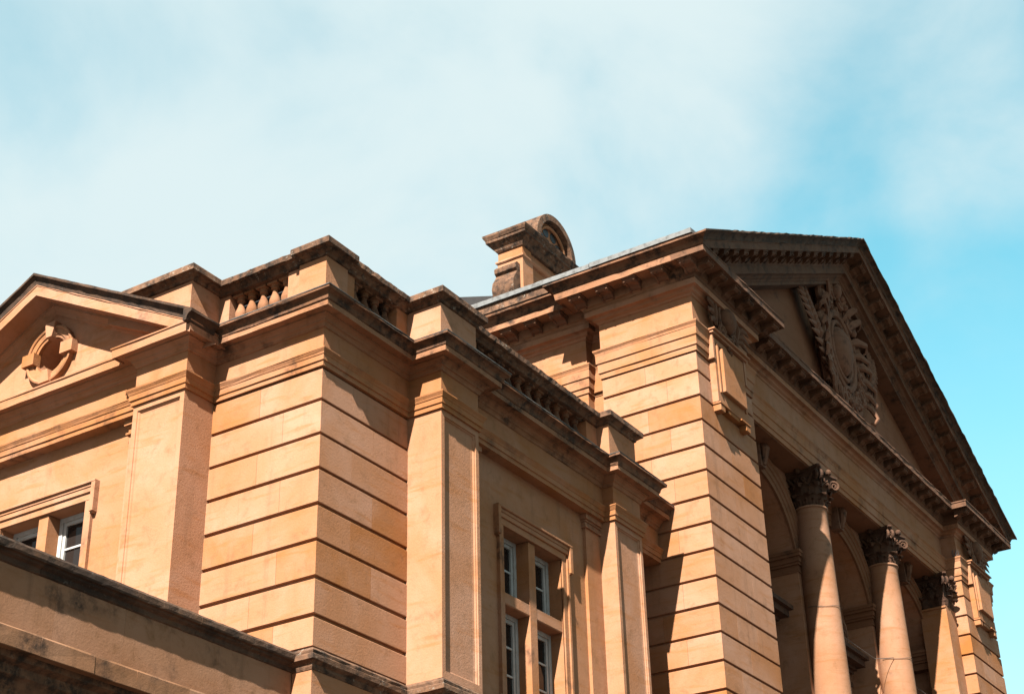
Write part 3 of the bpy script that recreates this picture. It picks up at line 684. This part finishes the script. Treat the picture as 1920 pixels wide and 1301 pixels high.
for cx in ac:
    rg = MB(); zi = 2.14
    prof = [(-.01, -.02), (-.012, .02), (.09, .022), (.095, .035), (.20, .038), (.205, .055), (.29, .06), (.30, .078), (.335, .08), (.338, -.02)]
    a0 = math.asin((zi-azc)/ar); a0b = a0
    rings = []
    for i in range(41):
        a = a0+(math.pi-2*a0)*i/40
        rings.append([(cx+(ar+r)*math.cos(a), ay-o, azc+(ar+r)*math.sin(a)) for r, o in prof])
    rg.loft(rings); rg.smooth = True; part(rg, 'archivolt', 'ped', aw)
    kb = MB(); rings = []
    for o, k in ((-.02, 1), (.10, 1), (.16, .9)):
        rings.append([(cx-.10*k, ay-o, azc+ar-.07), (cx+.10*k, ay-o, azc+ar-.07), (cx+.15*k, ay-o, azc+ar+.36), (cx-.15*k, ay-o, azc+ar+.36)])
    kb.loft(rings); kb.tube([(cx, ay-.17, azc+ar+.3), (cx, ay-.21, azc+ar+.24), (cx, ay-.19, azc+ar+.1), (cx, ay-.15, azc+ar-.03)], [.07, .085, .06, .05], 8)
    part(kb, 'keystone', 'carve', aw)
    # hooded window inside the arch
    hx = 1.12; b_ = MB()
    for (e, z0, z1, o) in ((.02, .62, .70, .10), (-.02, .705, .84, .08), (.02, .845, .90, .14), (.06, .905, .96, .19), (.14, .965, 1.08, .33), (.18, 1.085, 1.16, .40)):
        b_.box(cx-hx+.1-e, .19-o, z0, cx+hx-.1+e, .20, z1)
    hd = part(b_, 'window_hood', 'capit', B)
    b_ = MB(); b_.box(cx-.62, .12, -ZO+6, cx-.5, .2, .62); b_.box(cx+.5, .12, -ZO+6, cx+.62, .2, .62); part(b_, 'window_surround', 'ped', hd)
    part(MB().box(cx-.5, .17, -3.5, cx+.5, .19, .6), 'pane', 'glass', hd)
    # scrolled ornament over the hood
    b_ = MB(); X_, Z_ = Vector((1, 0, 0)), Vector((0, 0, 1))
    for q in (-1, 1):
        b_.tube(spiral((cx+q*.55, -.02, 1.36), .2, 1.7, X_*q, Z_, math.pi*1.1), .035, 6)
        b_.tube([(cx+q*.75, -.02, 1.35), (cx+q*.6, -.04, 1.6), (cx+q*.3, -.05, 1.72), (cx+q*.12, -.05, 2.0), (cx+q*.02, -.05, 2.25)], [.03, .045, .05, .045, .02], 6)
        b_.tube(spiral((cx+q*.2, -.03, 2.0), .13, 1.5, X_*q, Z_, 0), .028, 6)
    b_.ball((cx, -.02, 1.62), .17, .08, .24); part(b_, 'carved_crest', 'carve', hd)
for i, cx in enumerate((9.40, 12.44, 15.72, 18.74)):
    b_ = MB(); hw = .27 if i in (1, 2) else .20
    for (e, z0, z1) in ((.012, 1.77, 1.80), (.0, 1.8005, 1.90), (.03, 1.9005, 1.945), (.05, 1.9455, 2.03), (.085, 2.0305, 2.085), (.10, 2.0855, 2.14)):
        b_.box(cx-hw-.02-e, ay-e-.01, z0, cx+hw+.02+e, y1-.01, z1)
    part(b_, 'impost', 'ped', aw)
# ---- tablets and cartouches on the piers
def cartouche(cx, y, cz, s_=1.):
    b_ = MB(); X_, Z_ = Vector((1, 0, 0)), Vector((0, 0, 1)); b_.smooth = True
    b_.ball((cx, y-.07*s_, cz), .19*s_, .13*s_, .21*s_, 18, 12)
    ov = [(cx+.25*s_*math.cos(a), y-.05*s_, cz+.28*s_*math.sin(a)) for a in [2*math.pi*i/28 for i in range(29)]]
    b_.tube(ov, .035*s_, 7)
    for q in (-1, 1):
        b_.tube(spiral((cx+q*.24*s_, y-.06*s_, cz+.30*s_), .13*s_, 1.6, X_*q, Z_, math.pi*1.2), .034*s_, 6)
        b_.tube(spiral((cx+q*.2*s_, y-.06*s_, cz-.27*s_), .11*s_, 1.5, X_*q, -Z_, math.pi*1.1), .03*s_, 6)
        b_.tube([(cx+q*.33*s_, y-.03, cz-.2*s_), (cx+q*.38*s_, y-.05*s_, cz), (cx+q*.34*s_, y-.05*s_, cz+.2*s_)], [.03*s_, .05*s_, .03*s_], 6)
        for j, (dx, dz, r_, w_) in enumerate(((.48, .26, .19, .05), (.56, .10, .20, .06), (.55, -.06, .2, .06), (.50, -.2, .17, .05), (.44, .38, .14, .045))):
            p0 = Vector((cx+q*.36*s_, y-.03, cz+dz*.6*s_-.05)); p1 = Vector((cx+q*dx*s_*1.12, y-.07*s_, cz+dz*s_)); p2 = p1+Vector((q*.05*s_, -.03*s_, -.07*s_))
            b_.tube([p0, p0.lerp(p1, .5)+Vector((0, -.02, .03)), p1, p2], [.03*s_, w_*s_, w_*.7*s_, .012*s_], 6, .6)
    for j in range(3): b_.ball((cx+(j-1)*.09*s_, y-.07*s_, cz+.40*s_-abs(j-1)*.03), .055*s_, .05*s_, .06*s_, 8, 6)
    for j in range(4): b_.ball((cx+(.03 if j % 2 else -.03)*s_, y-.05*s_, cz-(.32+.07*j)*s_), (.06-.009*j)*s_, .05*s_, .05*s_, 8, 6)
    return b_
for x0 in (Xm, Xf):
    cx = x0+.945; y = Ym
    b_ = MB(); b_.box(cx-.515, y-.10, 2.86, cx+.515, y+.02, 3.96, .006); tb = part(b_, 'tablet', 'wall', B)
    b_ = MB(); b_.box(cx-.57, y-.115, 3.56, cx-.5155, y+.02, 3.975, .004); b_.box(cx+.5155, y-.115, 3.56, cx+.57, y+.02, 3.975, .004)
    b_.box(cx-.60, y-.15, 3.9755, cx+.60, y+.02, 4.015, .006); b_.box(cx-.62, y-.19, 4.0155, cx+.62, y+.02, 4.05, .008); part(b_, 'ear', 'wall', tb)
    b_ = MB()
    for (a, b2, c2, d2) in ((cx-.44, 3.03, cx-.40, 3.83), (cx+.40, 3.03, cx+.44, 3.83), (cx-.44, 3.83, cx+.44, 3.87)): b_.box(a, y-.125, b2, c2, y-.09, d2, .008)
    b_.box(cx-.36, y-.165, 3.06, cx+.36, y-.09, 3.80, .012); part(b_, 'panel', 'wall', tb)
    b_ = MB(); b_.box(cx-.515, y-.13, 2.83, cx-.20, y+.02, 2.859, .004); b_.box(cx+.20, y-.13, 2.83, cx+.515, y+.02, 2.859, .004); b_.box(cx-.19, y-.09, 2.80, cx+.19, y+.02, 2.859, .004)
    for q in (-1, 1):
        b_.box(cx+q*.5, y-.12, 2.72, cx+q*.36, y+.02, 2.83, .01)
    part(b_, 'bracket', 'trim', tb)
    part(cartouche(cx+.02, y-.05, 4.44, 1.04), 'cartouche', 'carve', B)
# ---- carving in the pediment
b_ = MB(); b_.smooth = True; X_, Z_ = Vector((1, 0, 0)), Vector((0, 0, 1)); cx, cz, y = 14.07, 6.78, Yr
cz = 6.62
b_.ball((cx, y-.12, cz), .38, .24, .52, 24, 16)
for rx, rz, rad, yy in ((.45, .60, .05, .16), (.60, .78, .08, .14)):
    b_.tube([(cx+rx*math.cos(2*math.pi*i/40), y-yy, cz+rz*math.sin(2*math.pi*i/40)) for i in range(41)], rad, 8)
for q in (-1, 1):
    for (dx, dz, r_, tn, a0, th_) in ((.62, .95, .26, 1.8, 1.2, .065), (.85, .35, .20, 1.6, .2, .05), (.82, -.45, .22, 1.7, 1.5, .055), (.45, -.95, .22, 1.7, .9, .055), (.28, 1.22, .17, 1.6, 1.0, .05)):
        b_.tube(spiral((cx+q*dx, y-.16, cz+dz), r_, tn, X_*q, Z_, math.pi*a0), th_, 7)
    b_.tube([(cx+q*.75, y-.08, cz-.9), (cx+q*.93, y-.14, cz-.3), (cx+q*.88, y-.16, cz+.3), (cx+q*.74, y-.14, cz+.85)], [.07, .10, .09, .05], 7)
    for j in range(6): b_.ball((cx+q*(.30+.10*j+.03*(j % 2)), y-.20, cz+1.28-.15*j), .075, .075, .085, 9, 7)
    for j in range(5): b_.ball((cx+q*(.16+.1*j), y-.16, cz-1.02+.03*j*j*.4), .07, .07, .075, 8, 6)
    # palm frond: curved stem and leaflets
    stem = []
    for i in range(15):
        t_ = i/14; stem.append(Vector((cx+q*(.35+1.25*math.sin(t_*1.45)), y-.10-.06*math.sin(t_*3), cz-1.15+1.72*t_+.10*math.sin(t_*3.1))))
    b_.tube(stem, [.06-.002*i for i in range(15)], 7)
    for i in range(2, 15):
        p = stem[i]; d = (stem[min(i+1, 14)]-stem[i-1]).normalized(); nrm = Vector((d.z*q, 0, -d.x*q))
        for sgn in (1, -1):
            L = (.52 if sgn > 0 else .40)*(1-.35*abs(i/14-.55))
            tip = p+d*L*.75+nrm*sgn*L*.62+Vector((0, -.05, 0)); mid_ = p+d*L*.45+nrm*sgn*L*.22+Vector((0, -.07, 0))
            b_.tube([p, mid_, tip], [.024, .078, .010], 6, .5)
for k in range(46):
    a = 2*math.pi*k/46; e = hsh(k, 3.3); rx, rz = .78+.22*e, .98+.25*hsh(k, 8.1)
    c0 = Vector((cx+rx*math.cos(a), y-.08-.14*hsh(k, 5.7), cz+.05+rz*math.sin(a))); q = 1 if hsh(k, 2.2) > .5 else -1
    b_.tube(spiral(c0, .10+.09*e, 1.0+.6*hsh(k, 9.9), X_*q, Z_, 6.28*hsh(k, 7.7), 14), [.05-.0022*i for i in range(14)], 6)
for q in (-1, 1):                                   # broad acanthus plumes curling away from the shield
    for k in range(9):
        t_ = k/8; p0 = Vector((cx+q*(.30+.55*t_), y-.12, cz+1.05-1.75*t_)); L = .50-.12*t_+.12*hsh(k, q, 2)
        a = R(70-105*t_+20*(hsh(k, 3.7, q)-.5)); d = Vector((q*math.cos(a), 0, math.sin(a))); n_ = Vector((-d.z*q, 0, d.x*q))
        b_.tube([p0, p0+d*L*.45+Vector((0, -.13, 0)), p0+d*L*.9-n_*.10+Vector((0, -.20, 0)), p0+d*L*.95-n_*.24+Vector((0, -.15, 0)), p0+d*L*.8-n_*.27+Vector((0, -.10, 0))], [.035, .085, .07, .045, .015], 7, .6)
for k in range(5):                                  # ribbon falling below the shield
    x0 = cx-.5+.25*k
    b_.tube([(x0, y-.12, cz-.78-.12*math.sin(math.pi*k/4)), (x0+.06, y-.2, cz-.95-.1*hsh(k, 1)), (x0+.16, y-.13, cz-1.02), (x0+.10, y-.1, cz-1.16)], [.07, .085, .06, .02], 6, .6)
b_.ball((cx, y-.2, cz+1.30), .15, .13, .19); 
for j in range(5): b_.tube([(cx, y-.18, cz+1.35), (cx+(j-2)*.11, y-.22, cz+1.52), (cx+(j-2)*.19, y-.26, cz+1.58-.03*abs(j-2))], [.04, .055, .015], 6, .6)
part(b_, 'carved_cartouche', 'carve', tym, 'carved oval shield with scrolls, fruit and palm fronds')

# ================================================================== ROOF TURRET
T = root('roof_turret', 'small arched stone turret standing on the roof behind the balustrade', 'turret', (10, 3.3, 14))
tx0, tx1, ty0, ty1 = 9.0, 10.85, 2.933, 3.46
tcx = (tx0+tx1)/2
b_ = MB(); b_.box(tx0+.05, ty0+.05, 5.4, tx1-.05, ty1, 8.0); body = part(b_, 'body', 'wall', T)
for x0, x1 in ((tx0, tx0+.34), (tx1-.34, tx1)):
    part(MB().box(x0, ty0, 5.4, x1, ty1+.002, 7.5, .008), 'pier', 'wall', T)
    part(MB().box(x0+.02, ty0+.015, 7.56, x1-.02, ty1, 7.80, .006), 'pier', 'wall', T)
pth = [(tx1, ty1), (tx0, ty1), (tx0, ty0), (tx1, ty0), (tx1, ty1-.01)]
part(MB().sweep(pth, [(-.3, 7.48), (.0, 7.48), (.012, 7.49), (.03, 7.51), (.032, 7.54), (.012, 7.56), (-.3, 7.56)], .15, .004), 'string_course', 'trim', T)
part(MB().sweep(pth, [(-.3, 7.74), (.01, 7.74), (.03, 7.77), (.05, 7.83), (.09, 7.86), (.11, 7.90), (.15, 7.91), (.152, 7.96), (.165, 7.97), (.19, 8.02), (.2, 8.06), (-.3, 8.1)], .12, .006), 'cornice', 'cope', T)
acx, azt, aro = tcx, 8.06, .68
v_ = MB(); ys = (ty0-.18, ty1+.05); nseg = 24
o1 = [(acx+aro*math.cos(math.pi*i/nseg), azt+aro*math.sin(math.pi*i/nseg)) for i in range(nseg+1)]
i1 = [(acx+(aro-.13)*math.cos(math.pi*i/nseg), azt+(aro-.13)*math.sin(math.pi*i/nseg)) for i in range(nseg+1)]
for j in range(nseg):
    v_.loft([[(o1[j][0], yy, o1[j][1]), (o1[j+1][0], yy, o1[j+1][1]), (i1[j+1][0], yy, i1[j+1][1]), (i1[j][0], yy, i1[j][1])] for yy in ys])
vault = part(v_, 'arched_hood', 'cope', T)
b_ = MB(); b_.loft([[(acx+(aro-.125)*math.cos(math.pi*i/nseg), yy, azt+(aro-.125)*math.sin(math.pi*i/nseg)) for i in range(nseg+1)] for yy in (ty0-.02, ty1)]); part(b_, 'lunette', 'wall', T)
for r_, o_ in ((.50, .04), (.44, .08)):
    b_ = MB(); b_.tube([(acx+r_*math.cos(math.pi*i/24), ty0-.02-o_+.03, azt+.02+r_*math.sin(math.pi*i/24)) for i in range(25)], .03, 6); part(b_, 'moulding', 'trim', T)
for (dx, dz, r_) in ((-.29, .12, .10), (-.13, .29, .10), (.13, .29, .10), (.29, .12, .10), (.1, .05, .09), (-.1, .05, .09)):
    b_ = MB(); c0 = (acx+dx, ty0+.105, azt+.06+dz)
    b_.loft([[(c0[0]+r_*math.cos(2*math.pi*i/20), yy, c0[2]+r_*math.sin(2*math.pi*i/20)) for i in range(20)] for yy in (ty0-.03, ty0-.01)]); part(b_, 'dark_hole_disc', 'iron', T)  # solid black discs on the face, painting in the dark of pierced holes
for x in (tx0-.0,):
    b_ = MB(); b_.smooth = True
    pr = [(0, 7.35), (-.10, 7.36), (-.16, 7.30), (-.15, 7.22), (-.10, 7.18), (-.14, 7.10), (-.22, 6.98), (-.25, 6.84), (-.22, 6.70), (-.14, 6.62), (-.2, 6.52), (-.18, 6.44), (0, 6.42)]
    b_.loft([[(x+p, yy, z) for p, z in pr] for yy in (ty0+.06, ty1-.02)]); part(b_, 'console', 'cope', T)
part(MB().box(tx0-.32, ty0-.1, 5.4, tx0-.001, ty1+.1, 6.40, .02), 'base_block', 'cope', T)
b_ = MB(); b_.tube([(9.3, 3.2, 8.06), (9.3, 3.2, 8.38)], .008, 5); b_.tube([(9.36, 3.2, 8.06), (9.36, 3.2, 8.36)], .008, 5); part(b_, 'lightning_rod', 'iron', T)

b_ = MB()
for k in range(9):
    x = Xf-.08+.02*(k % 3)+.03*hsh(k, 1.3); yy = Ym-.06+.16*k/9
    b_.tube([(x, yy, 4.02), (x+.05*(hsh(k, 2.1)-.5), yy+.05*(hsh(k, 4.4)-.5), 4.02+.13+.05*hsh(k, 5))], .004, 4)
part(b_, 'bird_spikes', 'iron', B)
# ================================================================== BIRD NETTING over the columns
for i, x in enumerate(colx):
    b_ = MB(); zt_ = 1.12-.02*i; r_ = .300
    b_.tube([(x+r_*math.cos(a), cy_+r_*math.sin(a), zt_+.02*math.sin(3*a)) for a in [R(150+k*9) for k in range(24)]], .004, 5, 1, Vector((0, 0, 1)))
    b_.tube([(x+(.30+.02*k/12)*math.cos(R(345-60*(k/12)**.5)), cy_+(.302+.012*k/12)*math.sin(R(345-60*(k/12)**.5)), zt_-.02-.22*k-.05*k*k*.1) for k in range(13)], .003, 5)
    b_.tube([(x+.28, cy_-.11, zt_), (x+1.0, cy_+.1, zt_-.12), (x+2.6, cy_+.14, zt_-.1), (x+2.98, cy_-.08, zt_-.02)], .006, 5)
    thing(b_, 'bird_net', 'rope', ('thin dark net cords tied round the column nearest the banded pier', 'thin dark net cords tied round the column farther from the camera')[i], 'netting')
